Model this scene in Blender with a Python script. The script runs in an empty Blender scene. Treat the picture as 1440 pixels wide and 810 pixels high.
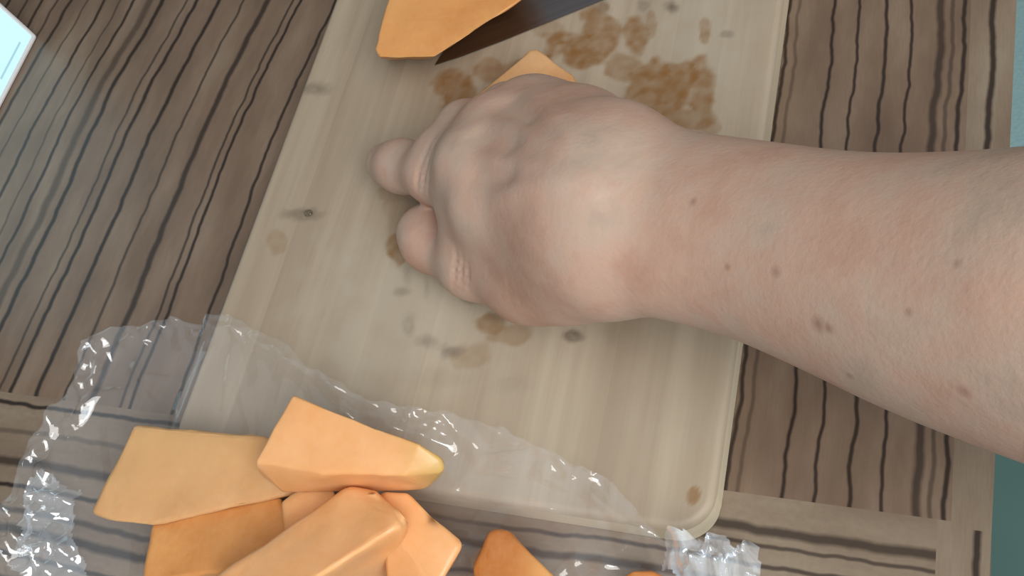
import bpy, bmesh, math, random
import numpy as np
from mathutils import Vector, Matrix, noise as mnoise
random.seed(4); rng = np.random.default_rng(4)
scene = bpy.context.scene
COL = scene.collection

# ---------------------------------------------------------------- camera, world, light, exposure
CAM_LOC = (0.24495, -0.06663, 0.31527)
CAM_ROT = (0.49204, 0.29254, 0.22708)
FPX, CX, CY = 1400.0, 720.0, 405.0
cam_data = bpy.data.cameras.new('camera')
cam_data.sensor_width = 36.0
cam_data.lens = FPX * 36.0 / 1440.0
cam_data.clip_start = 0.01
cam = bpy.data.objects.new('camera', cam_data)
cam.location = CAM_LOC; cam.rotation_euler = CAM_ROT
COL.objects.link(cam); scene.camera = cam

world = bpy.data.worlds.new('room_light'); scene.world = world
world.use_nodes = True
bg = world.node_tree.nodes['Background']
bg.inputs['Color'].default_value = (0.93, 0.96, 1.0, 1)
bg.inputs['Strength'].default_value = 0.27

def area_light(name, loc, target, sx, sy, power, color):
    d = bpy.data.lights.new(name, 'AREA'); d.shape = 'RECTANGLE'
    d.size, d.size_y, d.energy, d.color = sx, sy, power, color
    o = bpy.data.objects.new(name, d); COL.objects.link(o)
    o.location = loc
    o.rotation_euler = (Vector(target) - Vector(loc)).to_track_quat('-Z', 'Y').to_euler()
    return o
# daylight from the window to the right of the table
area_light('window_daylight', (0.95, -0.60, 0.82), (0.1, 0.05, 0.0), 0.6, 0.7, 7.5, (0.90, 0.96, 1.0))
# unseen fill light added above the table to brighten arm, melon and lower right
area_light('added_overhead_fill', (0.52, -0.24, 0.74), (0.36, 0.0, 0.0), 0.55, 0.55, 4.3, (1.0, 0.97, 0.93))

vs = scene.view_settings
vs.view_transform = 'Standard'; vs.look = 'None'; vs.gamma = 1.0; vs.use_curve_mapping = False
vs.exposure = 0.24

# ---------------------------------------------------------------- helpers
CROT = Matrix.Identity(3)
from mathutils import Euler
CROT = np.array(Euler(CAM_ROT, 'XYZ').to_matrix()); CPOS = np.array(CAM_LOC)
def P(px, py, z):
    """world point at height z that the photograph shows at (px, py)"""
    d = CROT @ np.array([(px - CX) / FPX, -(py - CY) / FPX, -1.0])
    return CPOS + d * ((z - CPOS[2]) / d[2])
def depth(p):
    return float(-(CROT.T @ (np.asarray(p) - CPOS))[2])

def link(o, parent=None):
    COL.objects.link(o)
    if parent is not None: o.parent = parent
    return o
def mesh_obj(name, verts, faces, mat, parent=None, smooth=False):
    me = bpy.data.meshes.new(name)
    me.from_pydata([tuple(map(float, v)) for v in verts], [], [tuple(map(int, f)) for f in faces])
    me.update()
    if mat: me.materials.append(mat)
    if smooth: me.polygons.foreach_set('use_smooth', [True] * len(me.polygons))
    return link(bpy.data.objects.new(name, me), parent)
def bm_obj(name, bm, mat, parent=None, smooth=False):
    me = bpy.data.meshes.new(name); bm.to_mesh(me); bm.free()
    if mat: me.materials.append(mat)
    if smooth: me.polygons.foreach_set('use_smooth', [True] * len(me.polygons))
    return link(bpy.data.objects.new(name, me), parent)
def box_bm(x0, x1, y0, y1, z0, z1, bev=0.0, seg=2):
    bm = bmesh.new()
    bmesh.ops.create_cube(bm, size=1.0)
    for v in bm.verts:
        v.co = Vector(((x0 + x1) / 2 + v.co.x * (x1 - x0), (y0 + y1) / 2 + v.co.y * (y1 - y0), (z0 + z1) / 2 + v.co.z * (z1 - z0)))
    if bev: bmesh.ops.bevel(bm, geom=bm.edges[:], offset=bev, segments=seg, affect='EDGES', profile=0.5)
    return bm
def empty(name, loc=(0, 0, 0)):
    o = bpy.data.objects.new(name, None); o.location = loc; o.empty_display_size = 0.02
    return link(o)
def tag(o, label, cat=None, group=None, kind=None):
    o['label'] = label
    if cat: o['category'] = cat
    if group: o['group'] = group
    if kind: o['kind'] = kind
    return o
def srgb(r, g, b):
    f = lambda c: (c / 255 / 12.92) if c / 255 <= 0.04045 else ((c / 255 + 0.055) / 1.055) ** 2.4
    return (f(r), f(g), f(b), 1.0)

class NT:
    """small node builder"""
    def __init__(self, name):
        self.m = bpy.data.materials.new(name); self.m.use_nodes = True
        self.t = self.m.node_tree; self.n = self.t.nodes; self.L = self.t.links
        self.bsdf = self.n['Principled BSDF']; self.out = self.n['Material Output']
    def new(self, kind, **kw):
        x = self.n.new(kind)
        for k, v in kw.items(): setattr(x, k, v)
        return x
    def set(self, sock, v):
        if isinstance(v, bpy.types.NodeSocket): self.L.new(v, sock)
        else: sock.default_value = v
    def math(self, op, a, b=0.0, c=None, clamp=False):
        x = self.new('ShaderNodeMath', operation=op, use_clamp=clamp)
        self.set(x.inputs[0], a); self.set(x.inputs[1], b)
        if c is not None: self.set(x.inputs[2], c)
        return x.outputs[0]
    def mix(self, fac, a, b, mode='MIX'):
        x = self.new('ShaderNodeMix', data_type='RGBA', blend_type=mode)
        self.set(x.inputs[0], fac); self.set(x.inputs[6], a); self.set(x.inputs[7], b)
        return x.outputs[2]
    def noise(self, vec, scale, detail=3.0, rough=0.5, dist=0.0):
        x = self.new('ShaderNodeTexNoise')
        if vec is not None: self.L.new(vec, x.inputs['Vector'])
        x.inputs['Scale'].default_value = scale; x.inputs['Detail'].default_value = detail
        x.inputs['Roughness'].default_value = rough; x.inputs['Distortion'].default_value = dist
        return x.outputs['Fac']
    def mapping(self, vec, scale=(1, 1, 1), loc=(0, 0, 0)):
        x = self.new('ShaderNodeMapping'); self.L.new(vec, x.inputs['Vector'])
        x.inputs['Scale'].default_value = scale; x.inputs['Location'].default_value = loc
        return x.outputs[0]
    def ramp(self, fac, stops, interp='LINEAR'):
        x = self.new('ShaderNodeValToRGB'); x.color_ramp.interpolation = interp
        e = x.color_ramp.elements
        while len(e) > 1: e.remove(e[-1])
        e[0].position, e[0].color = stops[0]
        for p, c in stops[1:]:
            k = e.new(p); k.color = c
        self.L.new(fac, x.inputs[0])
        return x.outputs[0]
    def obj(self):
        return self.new('ShaderNodeTexCoord').outputs['Object']
    def sep(self, v):
        x = self.new('ShaderNodeSeparateXYZ'); self.L.new(v, x.inputs[0]); return x.outputs
    def attr(self, name):
        return self.new('ShaderNodeAttribute', attribute_name=name).outputs
    def bump(self, h, strength=0.3, dist=0.001):
        x = self.new('ShaderNodeBump'); x.inputs['Strength'].default_value = strength
        x.inputs['Distance'].default_value = dist; self.L.new(h, x.inputs['Height'])
        self.L.new(x.outputs[0], self.bsdf.inputs['Normal'])
    def base(self, color=None, rough=None, **kw):
        b = self.bsdf.inputs
        if color is not None: self.set(b['Base Color'], color)
        if rough is not None: self.set(b['Roughness'], rough)
        for k, v in kw.items(): self.set(b[k.replace('_', ' ')], v)
        return self.m
G = lambda v: (v, v, v, 1.0)

# ---------------------------------------------------------------- table: dark-veined veneer
def vein_ramp(nt, u, lo, hi, veins):
    """veins: (centre, half width, darkness) in mm; u already in mm"""
    outs = []
    veins = sorted(veins)
    for i in range(0, len(veins), 5):
        grp = veins[i:i + 5]
        lo, hi = grp[0][0] - 5.0, grp[-1][0] + 5.0
        f = nt.math('DIVIDE', nt.math('SUBTRACT', u, lo), hi - lo)
        st = [(0.0, G(0))]
        prev = 0.0
        for c, w, d in grp:
            w *= 0.78; d = min(1.0, d * 1.06)
            for q, val in ((c - w * 1.3, 0), (c - w * 0.45, d), (c + w * 0.45, d), (c + w * 1.3, 0)):
                p = max(prev + 1e-4, (q - lo) / (hi - lo)); prev = p
                st.append((min(p, 1.0), G(val)))
        outs.append(nt.ramp(f, st))
    r = outs[0]
    for o in outs[1:]: r = nt.mix(1.0, r, o, 'LIGHTEN')
    return r

def table_material(name, kind):
    nt = NT(name)
    co = nt.new('ShaderNodeNewGeometry').outputs['Position']
    x, y, z = nt.sep(co)
    along, across = (y, x) if kind != 'front' else (x, y)
    mm = nt.math('MULTIPLY', across, 1000.0)
    sc = (18, 4.5, 1) if kind != 'front' else (4.5, 18, 1)
    w1 = nt.noise(nt.mapping(co, (9, 13, 1) if kind != 'front' else (13, 9, 1)), 1.0, 1.0)
    w2 = nt.noise(nt.mapping(co, (30, 75, 1) if kind != 'front' else (75, 30, 1)), 1.0, 2.0)
    mm = nt.math('ADD', mm, nt.math('MULTIPLY', nt.math('SUBTRACT', w1, 0.5), 6.0))
    mm = nt.math('ADD', mm, nt.math('MULTIPLY', nt.math('SUBTRACT', w2, 0.5), 3.0))
    if kind == 'main':
        # the veins shift sideways a little past the bend at y = 0.17
        fc = nt.new('ShaderNodeFloatCurve')
        cv = fc.mapping.curves[0]
        cv.points[0].location = (0, 0.5); cv.points[1].location = (1, 0.85)
        for q in ((0.20, 0.50), (0.34, 0.48), (0.42, 0.50), (0.55, 0.62), (0.8, 0.75)): cv.points.new(*q)
        fc.mapping.update()
        nt.L.new(nt.math('MULTIPLY', along, 2.5, clamp=True), fc.inputs['Value'])
        left = nt.math('LESS_THAN', across, 0.1)
        mm = nt.math('SUBTRACT', mm, nt.math('MULTIPLY', left, nt.math('MULTIPLY', nt.math('SUBTRACT', fc.outputs[0], 0.5), 40.0)))
        L = [(-6, 1.3, .8), (-17, 1.2, .9), (-37.5, 1.2, .95), (-42, 1.0, .8), (-56.5, 2.3, .85), (-70.5, 1.1, .75), (-85.5, 1.7, .95), (-99.5, 1.6, .95),
             (-106, 1.1, .7), (-121.5, 1.9, .95), (-129.5, 3.2, .6), (-140, 1.4, .9), (-149, 1.0, .55), (-160, 1.5, .9), (-172, 1.0, .6), (-184, 1.7, .9), (-194, 1.4, .7), (-205, 1.6, .9), (-216, 1.2, .8), (-229, 1.8, .9),
             (-243, 1.3, .8), (-258, 2.0, .9), (-274, 1.2, .8), (-290, 1.7, .9), (-306, 1.2, .8), (-322, 1.8, .9), (-338, 1.3, .7), (-355, 1.7, .9)]
        Rr = [(12, 1.2, .8), (36, 1.6, .8), (60, 1.2, .8), (90, 1.8, .9), (120, 1.2, .8), (150, 1.6, .9), (180, 1.2, .8),
              (200.8, 1.0, .9), (204.5, .9, .45), (217.8, .9, .95), (227.0, .8, .9), (237.0, .95, .9), (245.8, .8, .9), (255.6, 1.9, .75), (259.6, 1.0, .55), (263.6, 1.1, .9)]
        va = vein_ramp(nt, mm, -400, 300, L); vb = vein_ramp(nt, mm, -400, 300, Rr)
        vein = nt.mix(1.0, va, vb, 'LIGHTEN')
    elif kind == 'front':
        A = [(14.6, 1.3, .95), (2.8, 1.5, .45), (-10, 2.6, .8), (-19.8, 1.3, .95), (-29, 1.6, .8), (-36, 2.4, .9), (-45, 1.3, .85), (-54, 1.8, .8), (-66, 1.3, .9), (-78, 2.0, .8), (-92, 1.3, .9)]
        B = [(7.2, 2.2, .8), (2.6, 0.9, .75), (-3.4, 1.0, .8), (-10, 1.8, .8), (-19, 1.1, .9), (-30, 1.8, .8), (-43, 1.2, .9), (-58, 1.8, .8), (-74, 1.2, .9), (-90, 1.6, .8)]
        va = vein_ramp(nt, mm, -120, 40, A); vb = vein_ramp(nt, mm, -120, 40, B)
        vein = nt.mix(nt.math('MULTIPLY_ADD', along, 14.0, -1.0, clamp=True), va, vb)
    else:
        gap = nt.math('MAXIMUM', nt.math('LESS_THAN', along, 0.0165), nt.math('GREATER_THAN', along, 0.09))
        vein = nt.math('MULTIPLY', vein_ramp(nt, mm, 230, 300, [(273.2, 1.5, .9)]), gap)
    tone = nt.noise(nt.mapping(co, (sc[0] * 1.2, sc[1] * 1.3, 1)), 3.0, 3.0, 0.5)
    fine = nt.noise(nt.mapping(co, (sc[0] * 14, sc[1] * 5, 1)), 6.0, 3.0, 0.6)
    ground = nt.ramp(tone, [(0.25, srgb(104, 85, 69)), (0.5, srgb(123, 102, 84)), (0.75, srgb(140, 121, 102))])
    if kind != 'main':      # border and edge panels get a paler, greyer ground
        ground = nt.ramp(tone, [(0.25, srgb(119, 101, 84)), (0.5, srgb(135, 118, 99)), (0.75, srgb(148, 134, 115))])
    ground = nt.mix(nt.math('MULTIPLY_ADD', fine, 0.5, -0.12, clamp=True), ground, srgb(86, 69, 56))
    col = nt.mix(vein, ground, nt.mix(fine, srgb(30, 20, 14), srgb(52, 37, 27)))
    nt.bump(vein, -0.12, 0.0004)
    return nt.base(col, nt.math('MULTIPLY_ADD', tone, 0.15, 0.34), Specular_IOR_Level=0.5)

M_main = table_material('veined_veneer', 'main')
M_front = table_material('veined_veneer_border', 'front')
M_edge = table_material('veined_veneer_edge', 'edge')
def plain(name, col, rough=0.5, noise_amt=0.12, scale=30.0):
    nt = NT(name)
    n = nt.noise(nt.obj(), scale, 4.0)
    c2 = tuple(c * (1 - noise_amt * 2) for c in col[:3]) + (1.0,)
    return nt.base(nt.mix(n, c2, col), rough)
M_core = plain('table_core', srgb(120, 100, 82), 0.5)

TX0, TX1, TY0, TY1 = -0.70, 0.279, -0.105, 0.62
table = empty('table', (0, 0, -0.74))
tag(table, 'wooden table with dark-veined veneer top under the cutting board', 'table')
def tpart(name, bm, mat):
    for v in bm.verts: v.co.z += 0.74
    return bm_obj(name, bm, mat, table)
def edge_bm(x0, y0, y1):
    bm = box_bm(x0, TX1, y0, y1, -0.012, 0.0)
    for v in bm.verts:                      # the table's edge is not quite square to its border
        if v.co.x > (x0 + TX1) / 2: v.co.x += (v.co.y - 0.1) * 0.023
    return bm
tpart('veneer_panel', box_bm(TX0, 0.2663, 0.0182, TY1, -0.012, 0.0), M_main)
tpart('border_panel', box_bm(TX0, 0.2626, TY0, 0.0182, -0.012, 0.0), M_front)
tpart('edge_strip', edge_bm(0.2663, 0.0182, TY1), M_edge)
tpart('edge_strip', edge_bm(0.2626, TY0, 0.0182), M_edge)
tpart('table_core', box_bm(TX0, TX1 - 0.0006, TY0, TY1, -0.034, -0.0121, 0.0008, 1), M_core)
tpart('apron', box_bm(TX0 + 0.05, TX1 - 0.05, TY0 + 0.05, TY1 - 0.05, -0.10, -0.034, 0.002, 1), M_core)
for lx in (TX0 + 0.07, TX1 - 0.07):
    for ly in (TY0 + 0.07, TY1 - 0.07):
        tpart('leg', box_bm(lx - 0.025, lx + 0.025, ly - 0.025, ly + 0.025, -0.74, -0.10, 0.003, 1), M_core)

# ---------------------------------------------------------------- floor and mat
nt = NT('teal_floor')
n = nt.noise(nt.obj(), 6.0, 5.0)
M_floor = nt.base(nt.mix(n, srgb(70, 108, 102), srgb(98, 132, 124)), 0.4)
fl = bm_obj('floor', box_bm(-2.2, 2.2, -2.2, 2.2, -0.78, -0.74), M_floor)
fl['kind'] = 'structure'; fl['label'] = 'teal floor seen past the right edge of the table'
M_wall = plain('cream_plaster', srgb(205, 196, 182), 0.9, 0.03, 8.0)
for nm, b in (('wall_left', (-2.26, -2.2, -2.2, 2.2, -0.74, 1.76)), ('wall_back', (-2.2, 2.2, 2.2, 2.26, -0.74, 1.76))):
    w_ = bm_obj(nm, box_bm(*b), M_wall); w_['kind'] = 'structure'; w_['label'] = 'plain cream room wall far beyond the table'
nt = NT('pale_mat')
wv = nt.noise(nt.mapping(nt.obj(), (1, 1, 1)), 220.0, 2.0)
M_mat = nt.base(nt.mix(wv, srgb(150, 190, 192), srgb(178, 212, 214)), 0.9); nt.bump(wv, 0.4, 0.002)
bmm = box_bm(0.12, 0.95, 0.50, 1.4, -0.7399, -0.732, 0.003, 2)
tag(bm_obj('floor_mat', bmm, M_mat), 'pale blue mat on the floor past the upper right table edge', 'mat')

# ---------------------------------------------------------------- cutting board
BW, BL, BT, BR = 0.20, 0.40, 0.015, 0.013
def board_xy(px, py): return P(px, py, BT)[:2]
def edge_dist(x, y):
    """distance inside the rounded rectangle"""
    qx = np.abs(x - BW / 2) - (BW / 2 - BR); qy = np.abs(y - BL / 2) - (BL / 2 - BR)
    return -(np.hypot(np.maximum(qx, 0), np.maximum(qy, 0)) + np.minimum(np.maximum(qx, qy), 0) - BR)
nt = NT('bamboo_board')
co = nt.obj()
tint = nt.attr('tint')['Fac']; juice = nt.attr('juice')['Fac']; mark = nt.attr('mark')['Fac']; wear = nt.attr('wear')['Fac']
g1 = nt.noise(nt.mapping(co, (160, 7, 1)), 1.0, 4.0, 0.6)
g2 = nt.noise(nt.mapping(co, (40, 2.5, 1)), 1.0, 3.0, 0.55)
base = nt.ramp(g2, [(0.3, srgb(158, 141, 119)), (0.5, srgb(180, 165, 143)), (0.7, srgb(196, 182, 160))])
base = nt.mix(nt.math('MULTIPLY_ADD', g1, 1.5, -0.5, clamp=True), base, srgb(148, 130, 109))
base = nt.mix(nt.math('MULTIPLY', tint, 0.6), base, srgb(142, 124, 104))
base = nt.mix(nt.math('MULTIPLY', wear, 0.55), base, srgb(184, 176, 158))
base = nt.mix(juice, base, srgb(134, 96, 52))
base = nt.mix(nt.math('MULTIPLY', mark, 0.85), base, srgb(70, 54, 42))
nt.bump(nt.math('ADD', nt.math('MULTIPLY', g1, 0.5), nt.math('MULTIPLY', juice, 0.6)), 0.15, 0.0005)
M_board = nt.base(base, nt.math('MULTIPLY_ADD', juice, -0.28, 0.5), Specular_IOR_Level=0.4)
nt = NT('board_edge_wood')
M_bedge = nt.base(nt.mix(nt.noise(nt.mapping(nt.obj(), (30, 6, 200)), 1.0, 3.0), srgb(206, 190, 160), srgb(226, 214, 188)), 0.5)

def fbm(X, Y, sc, seed=0.0, oct=3):
    out = np.zeros(X.shape); a = 1.0
    fx, fy = X.ravel(), Y.ravel(); o = np.zeros(fx.size)
    for k in range(oct):
        s = sc * 2 ** k
        o += a * np.array([mnoise.noise((px * s, py * s, seed + 7.3 * k)) for px, py in zip(fx, fy)])
        a *= 0.5
    return o.reshape(X.shape)

# wet juice patches and dark marks, in board coordinates: (px, py, rx px, ry px, strength)
JU = [(640, 130, 30, 28, .8), (690, 100, 22, 20, .6), (735, 95, 30, 18, .6), (805, 72, 42, 26, .95), (842, 40, 26, 34, .8), (850, 10, 12, 10, .6), (895, 55, 16, 30, .8), (915, 35, 8, 18, .5),
      (880, 95, 26, 20, .6), (940, 120, 52, 40, .95), (985, 125, 20, 50, .8), (990, 42, 9, 20, .6), (1000, 180, 14, 14, .5), (905, 150, 30, 24, .7), (960, 168, 40, 18, .7),
      (560, 345, 20, 18, .8), (545, 272, 16, 10, .4), (690, 455, 26, 14, .7), (715, 470, 30, 16, .45), (560, 300, 20, 50, .3), (668, 500, 26, 20, .35), (390, 340, 14, 16, .35), (975, 695, 9, 14, .8), (640, 160, 22, 12, .5), (770, 40, 20, 10, .3)]
MK = [(425, 301, 26, 8, .55), (443, 125, 22, 8, .5), (805, 472, 12, 8, .95), (635, 494, 16, 9, .55), (600, 480, 14, 8, .4), (575, 458, 8, 14, .35), (565, 410, 12, 6, .4), (572, 385, 6, 16, .25), (600, 405, 4, 16, .25),
      (945, 10, 9, 8, .7), (905, 8, 8, 8, .4), (1022, 48, 9, 5, .5), (662, 420, 12, 6, .6), (625, 390, 6, 12, .5), (700, 445, 16, 6, .35), (770, 452, 22, 5, .5), (848, 8, 10, 10, .4), (760, 165, 8, 12, .2), (720, 540, 24, 12, .12), (860, 470, 10, 20, .12), (610, 530, 40, 14, .12)]
WE = [(560, 430, 110, 90, .8), (520, 500, 80, 60, .8), (640, 470, 90, 70, .5), (980, 60, 70, 90, .7), (760, 100, 50, 40, .4), (800, 600, 200, 90, .25)]
def blobs(X, Y, lst, soft, nz, wob):
    out = np.zeros(X.shape)
    for px, py, rx, ry, s in lst:
        c = board_xy(px, py); ux = (board_xy(px + rx, py) - c); uy = (board_xy(px, py + ry) - c)
        A = np.linalg.inv(np.array([ux, uy]).T)
        dx, dy = X - c[0], Y - c[1]
        a = A[0, 0] * dx + A[0, 1] * dy; b = A[1, 0] * dx + A[1, 1] * dy
        r = np.sqrt(a * a + b * b) + nz * wob
        out = np.maximum(out, s * np.clip((1.0 + soft - r) / (2 * soft), 0, 1))
    return out
board = empty('cutting_board', (0, 0, 0))
tag(board, 'worn pale wooden cutting board wet with juice lying on the veined table', 'cutting board')
cuts = [0, 0.0215, 0.047, 0.0675, 0.093, 0.1165, 0.137, 0.161, 0.1795, 0.20]
tints = [0.05, .55, .2, .45, .05, .3, .12, .42, .1]
ys = np.concatenate([np.linspace(0, 1, 9)[:-1] * 0.006, np.linspace(0.006, 0.30, 330), np.linspace(0.30, BL - 0.006, 20)[1:], BL - 0.006 + np.linspace(0, 1, 9)[1:] * 0.006])
for i in range(len(cuts) - 1):
    x0, x1 = cuts[i], cuts[i + 1]
    xs = np.linspace(x0, x1, max(4, int((x1 - x0) / 0.0009)))
    if i == 0: xs = np.concatenate([np.linspace(0, 0.004, 9)[:-1], np.linspace(0.004, x1, 20)])
    if i == len(cuts) - 2: xs = np.concatenate([np.linspace(x0, 0.196, 20), np.linspace(0.196, 0.2, 9)[1:]])
    # squeeze the rows into the rounded outline of this column
    def ylim(x):
        d = np.maximum(0, np.maximum(BR - x, x - (BW - BR)))
        return BR - np.sqrt(np.maximum(0, BR * BR - d * d))
    lo = ylim(xs)
    X = np.repeat(xs[:, None], len(ys), 1)
    Y = lo[:, None] + (ys / BL)[None, :] * (BL - 2 * lo)[:, None]
    d = np.clip(edge_dist(X, Y), 0, None); rr = 0.0028
    k = np.clip(rr - d, 0, rr)
    Z = BT - (rr - np.sqrt(np.maximum(rr * rr - k * k, 0)))
    groove = np.clip(1 - np.minimum(X - x0, x1 - X) / 0.0006, 0, 1)
    if i == 0: groove = np.clip(1 - (x1 - X) / 0.0006, 0, 1)
    if i == len(cuts) - 2: groove = np.clip(1 - (X - x0) / 0.0006, 0, 1)
    Z = Z - groove * 0.00002
    nx, ny = X.shape
    V = np.stack([X, Y, Z], -1).reshape(-1, 3)
    idx = np.arange(nx * ny).reshape(nx, ny)
    F = np.stack([idx[:-1, :-1], idx[1:, :-1], idx[1:, 1:], idx[:-1, 1:]], -1).reshape(-1, 4).tolist()
    # skirt down to the underside
    ring = list(idx[:, 0]) + list(idx[-1, 1:]) + list(idx[-2::-1, -1]) + list(idx[0, -2:0:-1])
    base_i = len(V)
    Vb = V[ring].copy(); Vb[:, 2] = 0.0004; 
    n_ = len(ring)
    V = np.concatenate([V, V[ring], Vb])
    SF = [[base_i + (j + 1) % n_, base_i + j, base_i + n_ + j, base_i + n_ + (j + 1) % n_] for j in range(n_)]
    SF.append([base_i + n_ + j for j in range(n_)][::-1])
    o = mesh_obj('stave', V, F + SF, M_board, board, smooth=False)
    me = o.data; me.materials.append(M_bedge)
    mi = np.zeros(len(F) + len(SF), dtype=np.int32); mi[len(F):] = 1
    me.polygons.foreach_set('material_index', mi)
    sm = np.ones(len(mi), dtype=bool); sm[len(F):] = False
    me.polygons.foreach_set('use_smooth', sm)
    NZ = fbm(X, Y, 90.0, 1.0, 3); NZ2 = fbm(X, Y, 260.0, 5.0, 2)
    ju = np.clip(blobs(X, Y, JU, 0.14, NZ, 0.55) * (0.85 + 0.35 * NZ2), 0, 1)
    mk = np.clip(blobs(X, Y, MK, 0.45, NZ2, 0.6) * (0.9 + 0.5 * NZ2), 0, 1)
    we = np.clip(blobs(X, Y, WE, 0.6, NZ, 0.5), 0, 1)
    ti = np.full(X.shape, tints[i])
    for nm, arr in (('juice', ju), ('mark', mk), ('wear', we), ('tint', ti)):
        at = me.attributes.new(nm, 'FLOAT', 'POINT')
        full = np.zeros(len(V), dtype=np.float32); full[:X.size] = arr.ravel()
        full[X.size:] = np.tile(full[ring], 2)
        at.data.foreach_set('value', full)

# ---------------------------------------------------------------- lit screen at the far left
nt = NT('white_card'); M_card = nt.base(nt.mix(nt.noise(nt.obj(), 40, 3), srgb(246, 248, 249), srgb(252, 253, 253)), 0.45)
nt = NT('lit_screen')
sc_col = nt.mix(nt.noise(nt.obj(), 20, 2), srgb(196, 240, 252), srgb(208, 246, 255))
M_cyan = nt.base(srgb(60, 70, 74), 0.15, Emission_Color=sc_col, Emission_Strength=0.9)
nt = NT('screen_line'); M_gprint = nt.base(srgb(60, 70, 74), 0.15, Emission_Color=srgb(176, 222, 236), Emission_Strength=0.75)
bx = empty('display_screen', (-0.1885, 0.1385, 0))
tag(bx, 'glowing pale blue screen in a white frame standing in the upper left corner', 'screen')
bx.rotation_euler = (0, math.radians(-3), 0)
bm_obj('frame', box_bm(-0.012, 0, -0.075, 0.0745, 0.0, 0.12, 0.0015, 2), M_card, bx)
bm_obj('screen_face', box_bm(-0.0005, 0.0005, -0.0722, 0.0717, 0.0034, 0.1168, 0.0003, 1), M_cyan, bx)
bm_obj('screen_line', box_bm(0.0004, 0.0007, 0.040, 0.064, 0.0072, 0.0084, 0.0001, 1), M_gprint, bx)
bm_obj('stand', box_bm(-0.06, -0.011, -0.02, 0.02, 0.003, 0.05, 0.002, 2), M_card, bx)

# ---------------------------------------------------------------- melon
def melon_material(name, light, deep, edge):
    nt = NT(name)
    co = nt.obj()
    n1 = nt.noise(co, 55.0, 3.0); n2 = nt.noise(nt.mapping(co, (1, 1, 1)), 420.0, 3.0, 0.6)
    rind = nt.attr('rind')['Fac']
    c = nt.ramp(n1, [(0.3, deep), (0.7, light)])
    c = nt.mix(nt.math('MULTIPLY', n2, 0.16), c, srgb(255, 226, 190))
    c = nt.mix(rind, c, edge)
    nt.bump(n2, 0.12, 0.0006)
    return nt.base(c, 0.36, Subsurface_Weight=0.35, Subsurface_Radius=(0.012, 0.005, 0.002), Subsurface_Scale=0.35, Specular_IOR_Level=0.45)
M_mel = melon_material('melon_flesh', srgb(234, 176, 119), srgb(225, 159, 96), srgb(206, 172, 104))
M_mel2 = melon_material('melon_flesh_pale', srgb(220, 170, 116), srgb(206, 150, 94), srgb(216, 172, 118))
M_mel4 = melon_material('melon_flesh_dark', srgb(200, 122, 44), srgb(180, 104, 28), srgb(226, 170, 106))
M_mel3 = melon_material('melon_flesh_deep', srgb(220, 154, 84), srgb(204, 134, 62), srgb(226, 168, 106))
def melon(name, top, bot, mat, label, rind=None, bev=0.0022, group='cut melon pieces', dent=0.0006):
    pts = [P(*t) for t in top] + [np.array(b, float) if len(b) == 4 else P(*b) for b in bot]
    c = np.mean(pts, 0); base = np.array([c[0], c[1], min(p[2] for p in pts)])
    bm = bmesh.new()
    for p in pts: bm.verts.new(p - base)
    r = bmesh.ops.convex_hull(bm, input=bm.verts[:])
    dead = [v for v in bm.verts if not v.link_faces]
    bmesh.ops.delete(bm, geom=dead, context='VERTS')
    bmesh.ops.dissolve_limit(bm, angle_limit=math.radians(14), verts=bm.verts[:], edges=bm.edges[:])
    bmesh.ops.bevel(bm, geom=bm.edges[:], offset=bev, segments=3, affect='EDGES', profile=0.6, clamp_overlap=True)
    bmesh.ops.triangulate(bm, faces=bm.faces[:])
    for _ in range(4):
        long = [e for e in bm.edges if e.calc_length() > 0.006]
        if not long: break
        bmesh.ops.subdivide_edges(bm, edges=long, cuts=1)
        bmesh.ops.triangulate(bm, faces=bm.faces[:])
    bm.normal_update()
    for v in bm.verts:
        w = v.co + Vector(base)
        v.co += v.normal * dent * (mnoise.noise(w * 90) + 0.6 * mnoise.noise(w * 260))
    o = bm_obj(name, bm, mat, None, smooth=True)
    o.location = base
    me = o.data
    at = me.attributes.new('rind', 'FLOAT', 'POINT')
    if rind:
        a = P(*rind[0]) - base; b = P(*rind[1]) - base
        ab = b - a
        vals = [float(np.clip(np.dot(np.array(v.co) - a, ab) / np.dot(ab, ab), 0, 1)) for v in me.vertices]
        at.data.foreach_set('value', vals)
    return tag(o, label, 'melon', group)

melon('melon_piece', [(188, 597, .034), (245, 600, .034), (372, 612, .034), (440, 640, .034), (440, 690, .033), (400, 701, .032), (310, 729, .031), (215, 741, .030), (160, 735, .030), (128, 722, .030)],
      [(200, 612, .018), (370, 625, .018), (430, 690, .018), (310, 722, .017), (215, 733, .017), (140, 720, .017)],
      M_mel2, 'broad flat tan melon slice at the left end of the pile', rind=((250, 730, .03), (250, 600, .03)))
melon('melon_piece', [(412, 556, .060), (450, 571, .060), (525, 590, .058), (590, 625, .055), (624, 648, .050), (622, 662, .048), (570, 669, .052), (450, 664, .054), (358, 650, .055)],
      [(366, 672, .040), (400, 694, .038), (520, 688, .036), (600, 690, .036), (624, 668, .040), (520, 610, .036), (420, 580, .036)],
      M_mel, 'topmost melon wedge of the pile with a yellowish tip pointing right', rind=((560, 650, .05), (622, 655, .05)))
melon('melon_piece', [(213, 736, .0275), (300, 718, .0285), (395, 695, .0285), (414, 745, .030), (330, 800, .030), (200, 825, .025)],
      [(216, 752, .004), (380, 730, .006), (400, 760, .006), (320, 830, .004), (205, 840, .004)],
      M_mel3, 'melon wedge tucked beneath the broad flat slice at lower left', rind=None)
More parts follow.
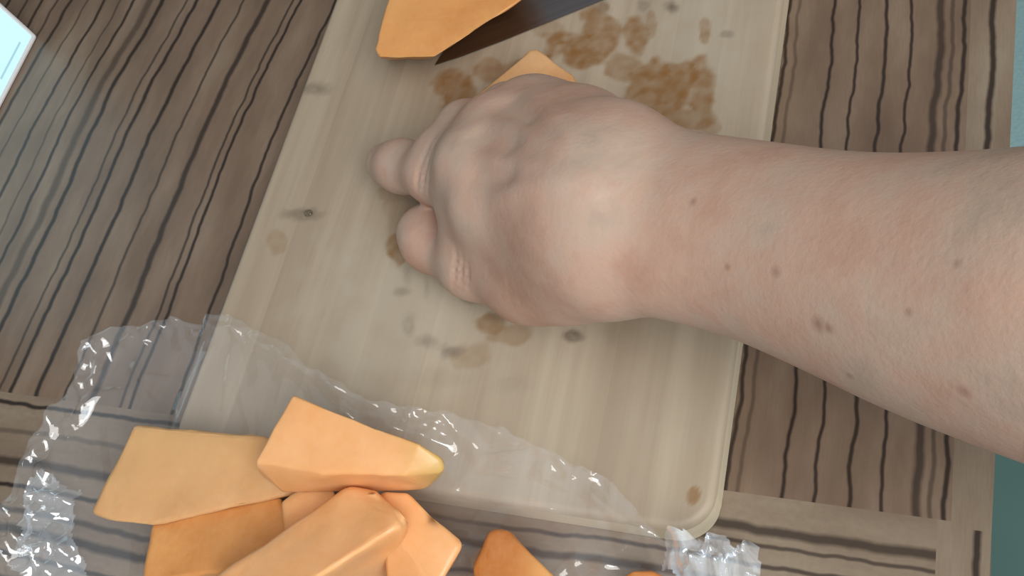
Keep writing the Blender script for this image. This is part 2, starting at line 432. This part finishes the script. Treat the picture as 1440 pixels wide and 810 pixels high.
melon('melon_piece', [(290, 818, .046), (400, 742, .047), (487, 684, .046), (532, 688, .046), (574, 732, .052), (500, 785, .053), (430, 822, .053), (340, 850, .05)],
      [(470, 850, .016), (545, 815, .016), (575, 760, .020), (500, 705, .016), (420, 750, .012), (330, 850, .012)],
      M_mel, 'large melon wedge in front with a bright ridge at the bottom of the picture', rind=None, bev=0.003)
melon('melon_piece', [(530, 690, .040), (572, 691, .040), (612, 722, .039), (653, 766, .036), (625, 800, .036), (612, 835, .036), (545, 835, .030), (560, 760, .034)],
      [(560, 720, .006), (645, 775, .005), (615, 830, .004), (560, 835, .004)],
      M_mel, 'pale melon wedge at the right side of the pile behind the ridged wedge', rind=None)
melon('melon_piece', [(392, 704, .036), (425, 686, .036), (470, 684, .036), (475, 720, .036), (400, 760, .035)],
      [(405, 712, .018), (460, 700, .018), (460, 740, .016), (405, 750, .016)],
      M_mel, 'small melon piece showing between the topmost wedge and the ridged wedge', rind=None)
melon('melon_piece', [(686, 750, .030), (702, 742, .030), (716, 746, .030), (785, 815, .030), (800, 850, .030), (668, 860, .028), (664, 800, .028)],
      [(694, 760, .003), (715, 758, .003), (780, 830, .003), (680, 860, .003)],
      M_mel4, 'deep orange melon wedge standing apart right of the pile', rind=((725, 790, .03), (775, 790, .03)))
melon('melon_piece', [(872, 812, .014), (890, 803, .015), (920, 803, .015), (935, 812, .014), (930, 850, .014), (880, 850, .014)],
      [(880, 815, .002), (925, 815, .002), (925, 850, .002), (885, 850, .002)],
      M_mel4, 'sliver of melon at the bottom edge beside the bunched film', rind=None)
melon('melon_piece', [(548, -10, .044), (528, 70, .043), (533, 80, .042), (548, 82, .042), (612, 80, .040), (738, -4, .039), (720, -90, .041), (600, -100, .044)],
      [(552, 0, .019), (538, 76, .0178), (545, 84, .0175), (604, 82, .0175), (722, 0, .0178), (700, -70, .018), (600, -80, .018)],
      M_mel3, 'thick melon wedge at the top of the cutting board above the hand', rind=((580, 60, .04), (540, -10, .04)), group='melon pieces on the board')
melon('melon_slice', [(612, 182, .030), (690, 112, .031), (745, 70, .032), (756, 70, .032), (805, 106, .032), (830, 150, .032), (760, 260, .032), (690, 280, .032), (625, 230, .030)],
      [(628, 182, .0165), (745, 82, .0165), (795, 110, .0165), (815, 150, .0165), (755, 250, .0165), (690, 270, .0165)],
      M_mel2, 'melon slice pinned to the board under the hand', rind=None, group='melon pieces on the board')

# ---------------------------------------------------------------- knife
nt = NT('brushed_steel'); M_steel = nt.base(nt.mix(nt.noise(nt.mapping(nt.obj(), (8, 400, 1)), 1.0, 2.0), srgb(120, 116, 116), srgb(150, 146, 146)), 0.32, Metallic=1.0)
M_handle = plain('black_handle', srgb(30, 28, 28), 0.4)
tip = P(612, 92, .0155); far = P(842, -2, .0155)
ax = (far - tip); ax[2] = 0; Lk = np.linalg.norm(ax); ax /= Lk
side = np.array([-ax[1], ax[0], 0])
knife = empty('kitchen_knife', tuple(tip)); knife.rotation_euler = (0, 0, math.atan2(ax[1], ax[0]))
tag(knife, 'kitchen knife lying half under the thick melon wedge at the top', 'knife')
prof = [(0.0, 0.0), (0.012, -0.0012), (0.03, -0.0018), (0.15, -0.0018), (0.15, 0.028), (0.05, 0.028), (0.025, 0.020), (0.01, 0.009)]
bm = bmesh.new()
vb = [bm.verts.new((x, y, 0.0001)) for x, y in prof]
vt = [bm.verts.new((x, y, 0.0004 if (y < 0.001) else 0.0016)) for x, y in prof]
bm.faces.new(vb[::-1]); bm.faces.new(vt)
for i in range(len(prof)): bm.faces.new((vb[i], vb[(i + 1) % len(prof)], vt[(i + 1) % len(prof)], vt[i]))
bmesh.ops.recalc_face_normals(bm, faces=bm.faces[:])
bm_obj('blade', bm, M_steel, knife)
bm_obj('handle', box_bm(0.15, 0.26, 0.004, 0.026, -0.0003, 0.014, 0.005, 3), M_handle, knife, smooth=True)

# ---------------------------------------------------------------- hand and forearm (one continuous body)
def surface_nets(F, org, h):
    S = F < 0
    nx, ny, nz = F.shape
    cnt = np.zeros((nx - 1, ny - 1, nz - 1)); acc = np.zeros((nx - 1, ny - 1, nz - 1, 3))
    off = [(0, 0, 0), (1, 0, 0), (0, 1, 0), (1, 1, 0), (0, 0, 1), (1, 0, 1), (0, 1, 1), (1, 1, 1)]
    sl = lambda A, o: A[o[0]:nx - 1 + o[0], o[1]:ny - 1 + o[1], o[2]:nz - 1 + o[2]]
    for a in range(8):
        for ax_ in range(3):
            if off[a][ax_]: continue
            b = list(off[a]); b[ax_] = 1; b = tuple(b)
            fa, fb = sl(F, off[a]), sl(F, b)
            cr = (fa < 0) != (fb < 0)
            t = np.where(cr, fa / np.where(cr, fa - fb, 1), 0)
            for k in range(3):
                acc[..., k] += np.where(cr, off[a][k] + (t if k == ax_ else 0), 0)
            cnt += cr
    act = cnt > 0
    ids = np.full(act.shape, -1); ids[act] = np.arange(act.sum())
    I = np.argwhere(act)
    V = (I + acc[act] / cnt[act][:, None]) * h + org
    Q = []
    for ax_ in range(3):
        u, v = [(1, 2), (2, 0), (0, 1)][ax_]
        d = [0, 0, 0]; d[ax_] = 1
        A = S[:nx - d[0], :ny - d[1], :nz - d[2]]; B = S[d[0]:, d[1]:, d[2]:]
        for flip in (False, True):
            E = np.argwhere((A & ~B) if not flip else (~A & B))
            E = E[(E[:, u] > 0) & (E[:, v] > 0) & (E[:, u] < F.shape[u] - 1) & (E[:, v] < F.shape[v] - 1)]
            eu = np.zeros(3, int); eu[u] = 1; ev = np.zeros(3, int); ev[v] = 1
            q = [E, E - eu, E - eu - ev, E - ev]
            q = [ids[w[:, 0], w[:, 1], w[:, 2]] for w in q]
            if flip: q = q[::-1]
            Q.append(np.stack(q, 1))
    return V, np.concatenate(Q)

def R_(px, py, z, rpx):
    """centre and radius (radius measured in photo pixels at that depth)"""
    p = P(px, py, z); return p, rpx * depth(p) / FPX
# each primitive: (a, ra, b, rb, blend)
prims = []
def cone(a, ra, b, rb, k): prims.append((np.asarray(a, float), ra, np.asarray(b, float), rb, k))
def limb(A, B, k):
    (a, ra), (b, rb) = R_(*A), R_(*B); cone(a, ra, b, rb, k)
# forearm: a swept ellipse, wrist to elbow: (top px, bottom px, height, half thickness)
ST = [((872, 185), (846, 408), .072, .0200), ((945, 198), (925, 438), .077, .0200), ((1080, 218), (1035, 463), .084, .0230), ((1200, 240), (1150, 513), .091, .027),
      ((1320, 247), (1270, 570), .098, .031), ((1440, 246), (1400, 618), .105, .035), ((1560, 243), (1520, 660), .112, .038)]
st = []
for tp, bt, z_, th in ST:
    a, b = P(*tp, z_), P(*bt, z_); st.append(((a + b) / 2, np.linalg.norm(a - b) / 2, th, (a - b) / np.linalg.norm(a - b)))
dirv = st[-1][0] - st[0][0]; dirv /= np.linalg.norm(dirv)
st.append((st[-1][0] + dirv * 0.09, st[-1][1] * 1.02, .043, st[-1][3]))
SU = np.mean([q[3] for q in st], 0); SU -= dirv * (SU @ dirv); SU /= np.linalg.norm(SU); SW = np.cross(dirv, SU)
SS = np.array([(q[0] - st[0][0]) @ dirv for q in st])
fine_s = np.linspace(SS[0], SS[-1], 120)
def spl(vals):
    v = np.interp(fine_s, SS, vals); k = np.ones(13) / 13
    return np.convolve(np.pad(v, 6, mode='reflect', reflect_type='odd'), k, 'valid')
sCU, sCW, sA, sB = spl([(q[0] - st[0][0]) @ SU for q in st]), spl([(q[0] - st[0][0]) @ SW for q in st]), spl([q[1] for q in st]), spl([q[2] for q in st])
ARM0 = st[0][0]
def forearm_field(X, Y, Z):
    s1 = (X - ARM0[0]) * dirv[0] + (Y - ARM0[1]) * dirv[1] + (Z - ARM0[2]) * dirv[2]
    u = (X - ARM0[0]) * SU[0] + (Y - ARM0[1]) * SU[1] + (Z - ARM0[2]) * SU[2]
    w = (X - ARM0[0]) * SW[0] + (Y - ARM0[1]) * SW[1] + (Z - ARM0[2]) * SW[2]
    a = np.interp(s1, fine_s, sA); b = np.interp(s1, fine_s, sB)
    u = u - np.interp(s1, fine_s, sCU); w = w - np.interp(s1, fine_s, sCW)
    over = np.maximum(np.maximum(fine_s[0] - s1, s1 - fine_s[-1]), 0)
    r = np.sqrt((u / a) ** 2 + (w / b) ** 2 + (over / 0.022) ** 2)
    return (r - 1) * np.minimum(a, b)
# metacarpals: wrist to knuckles (right hand, thumb towards the bottom of the picture)
MC = {'index': ((690, 292, .060), 44), 'middle': ((668, 232, .060), 46), 'ring': ((700, 184, .055), 44), 'pinky': ((752, 160, .047), 42)}
WB = {'index': (850, 325, .073, 62), 'middle': (850, 290, .076, 64), 'ring': (852, 255, .073, 64), 'pinky': (855, 222, .066, 58)}
for nme in MC:
    (m, r) = MC[nme]; limb(WB[nme], (*m, r), .020)
# knuckle bumps
for nme, rr in (('index', 40), ('middle', 43), ('ring', 40), ('pinky', 38)):
    m, _ = MC[nme]; limb((m[0], m[1], m[2] + .004, rr), (m[0] - 8, m[1], m[2] + .003, rr), .008)
# palm mass
limb((830, 350, .058, 66), (725, 330, .047, 58), .014)
limb((820, 200, .055, 66), (770, 180, .043, 50), .014)
# fingers
def finger(pts, k=.006):
    for A, B in zip(pts[:-1], pts[1:]): limb(A, B, k)
finger([(690, 292, .060, 42), (612, 246, .046, 37), (566, 234, .034, 34), (546, 231, .0275, 32)], .007)
finger([(668, 232, .060, 42), (628, 215, .047, 38), (640, 236, .036, 34), (665, 244, .040, 30)], .006)
finger([(700, 184, .055, 41), (655, 180, .045, 36), (665, 202, .040, 32), (690, 220, .041, 28)], .006)
finger([(752, 160, .047, 39), (712, 152, .041, 32), (712, 178, .040, 28), (735, 200, .041, 26)], .006)
# thumb: thenar, metacarpal, two phalanges
limb((850, 372, .066, 62), (770, 392, .048, 60), .014)
finger([(800, 388, .052, 56), (738, 400, .042, 47), (664, 376, .0345, 40), (604, 342, .0275, 35), (590, 326, .0265, 32)], .008)
# web between thumb and index
limb((720, 350, .044, 40), (660, 320, .046, 34), .012)

elb = st[-1][0]
lo_ = np.min([np.minimum(p[0] - p[1], p[2] - p[3]) for p in prims], 0) - 0.008
hi_ = np.max([np.maximum(p[0] + p[1], p[2] + p[3]) for p in prims], 0) + 0.008
lo_ = np.minimum(lo_, elb - 0.065); hi_ = np.maximum(hi_, elb + 0.065)
H = 0.0016
dims = np.ceil((hi_ - lo_) / H).astype(int) + 1
gx, gy, gz = [lo_[i] + np.arange(dims[i]) * H for i in range(3)]
FLD = forearm_field(gx[:, None, None], gy[None, :, None], gz[None, None, :]).astype(np.float32)
for a, ra, b, rb, k in prims:
    pad = 0.03
    l_ = np.minimum(a - ra, b - rb) - pad; h_ = np.maximum(a + ra, b + rb) + pad
    s = [slice(max(0, int((l_[i] - lo_[i]) / H)), min(dims[i], int((h_[i] - lo_[i]) / H) + 2)) for i in range(3)]
    Xg = gx[s[0]][:, None, None]; Yg = gy[s[1]][None, :, None]; Zg = gz[s[2]][None, None, :]
    ab = b - a; L2 = max(float(ab @ ab), 1e-12)
    t = np.clip(((Xg - a[0]) * ab[0] + (Yg - a[1]) * ab[1] + (Zg - a[2]) * ab[2]) / L2, 0, 1)
    dd = np.sqrt((Xg - a[0] - t * ab[0]) ** 2 + (Yg - a[1] - t * ab[1]) ** 2 + (Zg - a[2] - t * ab[2]) ** 2) - (ra + t * (rb - ra))
    cur = FLD[s[0], s[1], s[2]]
    hh = np.maximum(k - np.abs(cur - dd), 0) / k
    FLD[s[0], s[1], s[2]] = np.minimum(cur, dd) - hh * hh * k * 0.25
V, Q = surface_nets(FLD.astype(np.float64), lo_, H)
# relax the surface
e = np.concatenate([Q[:, [0, 1]], Q[:, [1, 2]], Q[:, [2, 3]], Q[:, [3, 0]]])
for _ in range(4):
    s_ = np.zeros_like(V); c_ = np.zeros(len(V))
    np.add.at(s_, e[:, 0], V[e[:, 1]]); np.add.at(c_, e[:, 0], 1)
    np.add.at(s_, e[:, 1], V[e[:, 0]]); np.add.at(c_, e[:, 1], 1)
    V = V * 0.5 + 0.5 * s_ / c_[:, None]

# tendons, hollows between the knuckles and creases over the finger joints
bmt = bpy.data.meshes.new('tmp'); bmt.from_pydata(V.tolist(), [], Q.tolist()); bmt.update()
NRM = np.zeros(len(V) * 3); bmt.vertices.foreach_get('normal', NRM); NRM = NRM.reshape(-1, 3); bpy.data.meshes.remove(bmt)
def seg_t(a, b):
    a, b = np.asarray(a)[:2], np.asarray(b)[:2]; ab = b - a
    t = ((V[:, :2] - a) @ ab) / (ab @ ab); tc = np.clip(t, 0, 1)
    return tc, np.linalg.norm(V[:, :2] - a - tc[:, None] * ab, axis=1)
upw = np.clip((NRM[:, 2] - 0.2) / 0.4, 0, 1); DSP = np.zeros(len(V))
mcp = {k: P(v[0][0], v[0][1], v[0][2] + .012) for k, v in MC.items()}
wrist_pt = P(865, 290, .092)
for k in ('index', 'middle', 'ring', 'pinky'):
    t, d = seg_t(wrist_pt, mcp[k]); DSP += 0.0013 * np.exp(-(d / 0.0032) ** 2) * np.clip(t * 3, 0, 1) * np.clip((1.05 - t) * 4, 0.2, 1)
for k1, k2 in (('index', 'middle'), ('middle', 'ring'), ('ring', 'pinky')):
    c0 = (mcp[k1] + mcp[k2]) / 2; c1 = c0 * 0.72 + wrist_pt * 0.28
    t, d = seg_t(c0, c1); DSP -= 0.0011 * np.exp(-(d / 0.0045) ** 2)
def creases(px, py, z, nx, ny, n, gap, depth_):
    c0 = P(px, py, z); ax_ = P(px + nx, py + ny, z) - c0; ax_ /= np.linalg.norm(ax_)
    q = (V - c0) @ ax_; rad = np.linalg.norm(V - c0, axis=1)
    for i_ in range(n):
        o_ = (i_ - (n - 1) / 2) * gap
        globals()['DSP'] = DSP - depth_ * np.exp(-((q - o_) / 0.0007) ** 2) * np.exp(-(rad / 0.011) ** 4)
creases(608, 244, .054, 40, 14, 3, 0.0032, 0.0011)
creases(664, 376, .043, 40, 22, 3, 0.0032, 0.0011)
creases(738, 402, .053, 40, 6, 2, 0.004, 0.0006)
V = V + NRM * (DSP * upw)[:, None]
nt = NT('skin')
co = nt.obj()
n1 = nt.noise(co, 32.0, 4.0, 0.6); n2 = nt.noise(co, 95.0, 3.0, 0.6); n3 = nt.noise(co, 700.0, 3.0, 0.6)
c = nt.ramp(n1, [(0.3, srgb(183, 145, 125)), (0.46, srgb(194, 161, 142)), (0.58, srgb(190, 165, 147)), (0.72, srgb(174, 155, 138))])
c = nt.mix(nt.math('MULTIPLY_ADD', n2, 1.4, -0.70, clamp=True), c, srgb(182, 138, 122))
spots = [(1005, 378, 5), (1072, 385, 7), (1137, 467, 9), (1258, 432, 5), (962, 276, 5), (1150, 470, 6), (1330, 360, 5), (1345, 570, 8), (1180, 540, 5)]
SPOT_NODE = []
sm = None
for px, py, rp in spots:
    # drop the spot onto the skin: nearest surface vertex along the line of sight
    d0 = CROT @ np.array([(px - CX) / FPX, -(py - CY) / FPX, -1.0]); d0 /= np.linalg.norm(d0)
    w = V - CPOS; tt = w @ d0; dist = np.linalg.norm(w - tt[:, None] * d0, axis=1)
    cand = np.where(dist < 0.003)[0]
    q = V[cand[np.argmin(tt[cand])]]
    vd = nt.new('ShaderNodeVectorMath', operation='DISTANCE'); nt.L.new(co, vd.inputs[0]); vd.inputs[1].default_value = tuple(q)
    rad = rp * 0.00018
    f = nt.math('MULTIPLY', nt.math('SUBTRACT', 1.0, nt.math('DIVIDE', nt.math('ADD', vd.outputs['Value'], nt.math('MULTIPLY', nt.math('SUBTRACT', n2, 0.5), 0.002)), rad * 1.6), clamp=True), 0.75, clamp=True)
    sm = f if sm is None else nt.math('MAXIMUM', sm, f)
c = nt.mix(nt.math('MULTIPLY', sm, 0.7), c, srgb(128, 90, 72))
nt.bump(nt.math('ADD', nt.math('MULTIPLY', n2, 0.7), nt.math('MULTIPLY', n3, 0.3)), 0.3, 0.0012)
M_skin = nt.base(c, 0.52, Subsurface_Weight=0.18, Subsurface_Radius=(0.008, 0.003, 0.0015), Subsurface_Scale=0.3, Specular_IOR_Level=0.35)
arm = mesh_obj('person', V, Q.tolist(), M_skin, None, smooth=True)
tag(arm, 'bare forearm and hand of a person reaching in from the right onto the board', 'person')

# nails
nt = NT('nail'); M_nail = nt.base(nt.mix(nt.noise(nt.obj(), 80, 2), srgb(206, 172, 158), srgb(216, 186, 170)), 0.3)
def nail(c, fwd, up, ln, wd):
    c, fwd, up = [np.asarray(v, float) for v in (c, fwd, up)]
    fwd /= np.linalg.norm(fwd); up -= fwd * (up @ fwd); up /= np.linalg.norm(up); sd = np.cross(fwd, up)
    n = 9; vs_, fs = [], []
    for lay in (0, 1):
        for i in range(n):
            for j in range(n):
                a, b = i / (n - 1) * 2 - 1, j / (n - 1) * 2 - 1
                a2, b2 = a * math.sqrt(1 - b * b / 2), b * math.sqrt(1 - a * a / 2)
                p = c + fwd * a2 * ln / 2 + sd * b2 * wd / 2 - up * (b2 * b2 * wd * 0.22 + (0.0012 if lay else 0))
                vs_.append(p)
    for lay in (0, 1):
        for i in range(n - 1):
            for j in range(n - 1):
                q = [lay * n * n + i * n + j, lay * n * n + (i + 1) * n + j, lay * n * n + (i + 1) * n + j + 1, lay * n * n + i * n + j + 1]
                fs.append(q if lay else q[::-1])
    rim = [i * n for i in range(n)] + [(n - 1) * n + j for j in range(1, n)] + [i * n + n - 1 for i in range(n - 2, -1, -1)] + [j for j in range(n - 2, 0, -1)]
    for a, b in zip(rim, rim[1:] + rim[:1]): fs.append([a, b, b + n * n, a + n * n])
    return mesh_obj('nail', vs_, fs, M_nail, arm, smooth=True)
a_, r_ = R_(556, 232, .030, 33); b_, _ = R_(536, 230, .024, 31)
nail(a_ + np.array([-0.001, 0.002, r_ * 0.9]) + (b_ - a_) * 0.3, b_ - a_, (-0.3, 0.15, 1), .010, .009)

# ---------------------------------------------------------------- cling film
def smooth01(t): t = np.clip(t, 0, 1); return t * t * (3 - 2 * t)
def ground_z(x, y):
    d = edge_dist(x, y)
    return BT * smooth01((d + 0.012) / 0.013)
def film_material(name, haze, tintc, bstr, gloss):
    nt = NT(name)
    co = nt.obj()
    n = nt.noise(co, 150.0, 3.0, 0.6, 0.6); n2 = nt.noise(co, 45.0, 2.0, 0.5, 0.6)
    bmp = nt.new('ShaderNodeBump'); bmp.inputs['Strength'].default_value = bstr; bmp.inputs['Distance'].default_value = 0.0015
    nt.L.new(nt.math('ADD', nt.math('MULTIPLY', n, 0.45), n2), bmp.inputs['Height'])
    tr = nt.new('ShaderNodeBsdfTransparent'); tr.inputs[0].default_value = tintc
    gl = nt.new('ShaderNodeBsdfGlossy'); gl.inputs['Roughness'].default_value = 0.05; nt.L.new(bmp.outputs[0], gl.inputs['Normal'])
    df = nt.new('ShaderNodeBsdfDiffuse'); df.inputs[0].default_value = srgb(238, 242, 248)
    gl.inputs[0].default_value = G(gloss); df.inputs[0].default_value = (haze * 0.84, haze * 0.95, haze * 1.04, 1)
    a1 = nt.new('ShaderNodeAddShader'); nt.L.new(tr.outputs[0], a1.inputs[0]); nt.L.new(df.outputs[0], a1.inputs[1])
    a2 = nt.new('ShaderNodeAddShader'); nt.L.new(a1.outputs[0], a2.inputs[0]); nt.L.new(gl.outputs[0], a2.inputs[1])
    nt.L.new(a2.outputs[0], nt.out.inputs['Surface'])
    nt.n.remove(nt.bsdf)
    return nt.m
M_film = film_material('cling_film', 0.075, (0.90, 0.90, 0.905, 1), 0.10, 0.08)
M_film3 = film_material('cling_film_tight_bunch', 0.26, (0.66, 0.68, 0.70, 1), 0.15, 0.30)
M_film2 = film_material('cling_film_bunched', 0.12, (0.80, 0.81, 0.82, 1), 0.15, 0.18)
def inside(px, py, poly):
    c = np.zeros(px.shape, bool); n = len(poly)
    for i in range(n):
        x1, y1 = poly[i]; x2, y2 = poly[(i + 1) % n]
        if y1 == y2: continue
        c ^= ((y1 > py) != (y2 > py)) & (px < (x2 - x1) * (py - y1) / (y2 - y1) + x1)
    return c
def poly_dist(px, py, poly):
    d = np.full(px.shape, 1e9); n = len(poly)
    for i in range(n):
        a = np.array(poly[i]); b = np.array(poly[(i + 1) % n]); ab = b - a
        t = np.clip(((px - a[0]) * ab[0] + (py - a[1]) * ab[1]) / (ab @ ab), 0, 1)
        d = np.minimum(d, np.hypot(px - a[0] - t * ab[0], py - a[1] - t * ab[1]))
    return d
outline_px = [(0, 800), (25, 705), (52, 640), (78, 590), (112, 535), (128, 490), (170, 468), (250, 455), (330, 449), (400, 484), (470, 540), (545, 574), (640, 584), (740, 620), (860, 680), (925, 752), (955, 770), (985, 790), (985, 830), (700, 900), (300, 930), (20, 900)]
def zpx(px, py):
    p = P(px, py, 0.006)
    g = float(ground_z(np.array(p[0]), np.array(p[1])))
    return P(px, py, g + 0.003)
poly = [tuple(zpx(*q)[:2]) for q in outline_px]
pa = np.array(poly); x0, y0 = pa.min(0) - 0.004; x1, y1 = pa.max(0) + 0.004
hs = 0.0011
xs = np.arange(x0, x1, hs); ysf = np.arange(y0, y1, hs)
X, Y = np.meshgrid(xs, ysf, indexing='ij')
N1 = fbm(X, Y, 28.0, 11.0, 2); N2 = fbm(X, Y, 90.0, 21.0, 2)
wx, wy = X + N1 * 0.004, Y + N2 * 0.002
ins = inside(wx, wy, poly); dist_ = poly_dist(wx, wy, poly)
rim = np.exp(-dist_ / 0.008)
def folds(X, Y, count, hmax, wlo, whi, llo, lhi, pick, seed):
    """straight tent-shaped creases of limited length"""
    r = np.random.default_rng(seed); Z = np.zeros(X.shape)
    for _ in range(count):
        cx_, cy_, ang = pick(r)
        w = r.uniform(wlo, whi); L = r.uniform(llo, lhi); h = r.uniform(0.3, 1.0) * hmax
        dx, dy = X - cx_, Y - cy_
        al = dx * math.cos(ang) + dy * math.sin(ang); ac = -dx * math.sin(ang) + dy * math.cos(ang)
        al = np.abs(al) / L; skew = r.uniform(0.5, 1.6)
        ac = np.where(ac > 0, ac / (w * skew), -ac / w)
        Z += h * np.clip(1 - ac, 0, 1) * np.clip(1.2 - al, 0, 1)
    return Z
pc = np.array(poly)
def anywhere(r): return r.uniform(x0, x1), r.uniform(y0, y1), r.uniform(0, math.pi)
def at_rim(r):
    k = r.integers(0, 16); t = r.uniform(); a, b = pc[k], pc[(k + 1) % len(pc)]
    p = a * (1 - t) + b * t; inward = np.array([0.085, -0.02]) - p; inward /= np.linalg.norm(inward)
    p = p + inward * r.uniform(0, 0.012); d_ = b - a
    return p[0], p[1], math.atan2(d_[1], d_[0]) + r.normal(0, 0.6)
Z = ground_z(X, Y) + 0.0008 + 0.0010 * (N1 + 0.6)
Z += folds(X, Y, 120, 0.0013, 0.002, 0.006, 0.006, 0.028, anywhere, 2)
Z += folds(X, Y, 150, 0.0032, 0.0015, 0.005, 0.004, 0.014, at_rim, 5)
Z += rim * (0.0045 + 0.003 * N1)
cell = ins[:-1, :-1] | ins[1:, :-1] | ins[1:, 1:] | ins[:-1, 1:]
use = np.zeros(X.shape, bool)
for a_i in (0, 1):
    for b_i in (0, 1):
        use[a_i:X.shape[0] - 1 + a_i, b_i:X.shape[1] - 1 + b_i] |= cell
out_v = use & ~ins
ox, oy = wx[out_v], wy[out_v]; best = np.full(ox.shape, 1e9); sx, sy = np.zeros(ox.shape), np.zeros(ox.shape)
for i in range(len(poly)):
    a = np.array(poly[i]); b = np.array(poly[(i + 1) % len(poly)]); ab = b - a
    t = np.clip(((ox - a[0]) * ab[0] + (oy - a[1]) * ab[1]) / (ab @ ab), 0, 1)
    dx, dy = a[0] + t * ab[0] - ox, a[1] + t * ab[1] - oy; dd = np.hypot(dx, dy); m = dd < best
    best[m], sx[m], sy[m] = dd[m], dx[m], dy[m]
X[out_v] += sx; Y[out_v] += sy                  # pull the cut cells onto the film's edge
ins = use
idx = np.full(X.shape, -1); idx[ins] = np.arange(ins.sum())
Vf = np.stack([X, Y, Z], -1)[ins]
q = np.stack([idx[:-1, :-1], idx[1:, :-1], idx[1:, 1:], idx[:-1, 1:]], -1).reshape(-1, 4)
q = q[(q >= 0).all(1)]
film = mesh_obj('cling_film', Vf, q.tolist(), M_film, None, smooth=True)
tag(film, 'clear crinkled cling film spread under the melon pile over board and table', 'plastic film')
# bunched corner of the film
def bunch(poly_px, amp, sc, seed, h, lift, mat):
    pl = [tuple(zpx(*p_)[:2]) for p_ in poly_px]; pa = np.array(pl)
    xs = np.arange(pa[:, 0].min(), pa[:, 0].max(), h); ys_ = np.arange(pa[:, 1].min(), pa[:, 1].max(), h)
    X, Y = np.meshgrid(xs, ys_, indexing='ij')
    A = fbm(X, Y, sc, seed, 3); B = fbm(X, Y, sc * 1.7, seed + 9, 2)
    ins = inside(X + 0.004 * A, Y + 0.003 * B, pl); ds = poly_dist(X, Y, pl)
    pk = lambda r: (r.uniform(xs[0], xs[-1]), r.uniform(ys_[0], ys_[-1]), r.normal(1.4, 0.7))
    Z = ground_z(X, Y) + 0.003 + lift * smooth01(ds / 0.012) + folds(X, Y, 70, amp, 0.0012, 0.005, 0.004, 0.016, pk, int(seed)) + 0.002 * A
    idx = np.full(X.shape, -1); idx[ins] = np.arange(ins.sum())
    q = np.stack([idx[:-1, :-1], idx[1:, :-1], idx[1:, 1:], idx[:-1, 1:]], -1).reshape(-1, 4); q = q[(q >= 0).all(1)]
    return mesh_obj('bunched_corner', np.stack([X, Y, Z], -1)[ins], q.tolist(), mat, film, smooth=True)
bunch([(930, 762), (950, 768), (985, 764), (1030, 768), (1072, 776), (1070, 830), (1040, 860), (960, 850), (945, 800)], 0.007, 120.0, 3.0, 0.0008, 0.005, M_film3)
bunch([(40, 690), (70, 655), (112, 690), (120, 760), (125, 840), (60, 850), (30, 800)], 0.0035, 80.0, 13.0, 0.0010, 0.003, M_film2)

# ---------------------------------------------------------------- water drop on the board
nt = NT('water_drop'); M_drop = nt.base((0.9, 0.9, 0.88, 1), 0.03, Transmission_Weight=1.0, IOR=1.33)
p = P(434, 300, BT)
bm = bmesh.new(); bmesh.ops.create_uvsphere(bm, u_segments=16, v_segments=10, radius=0.0016)
for v in bm.verts:
    v.co.z = max(v.co.z, -0.0002) * 0.6; v.co.x *= 1.25
o = bm_obj('juice_drop', bm, M_drop, None, smooth=True); o.location = (p[0], p[1], BT + 0.0001)
tag(o, 'tiny clear drop glinting on the left part of the cutting board', 'drop')
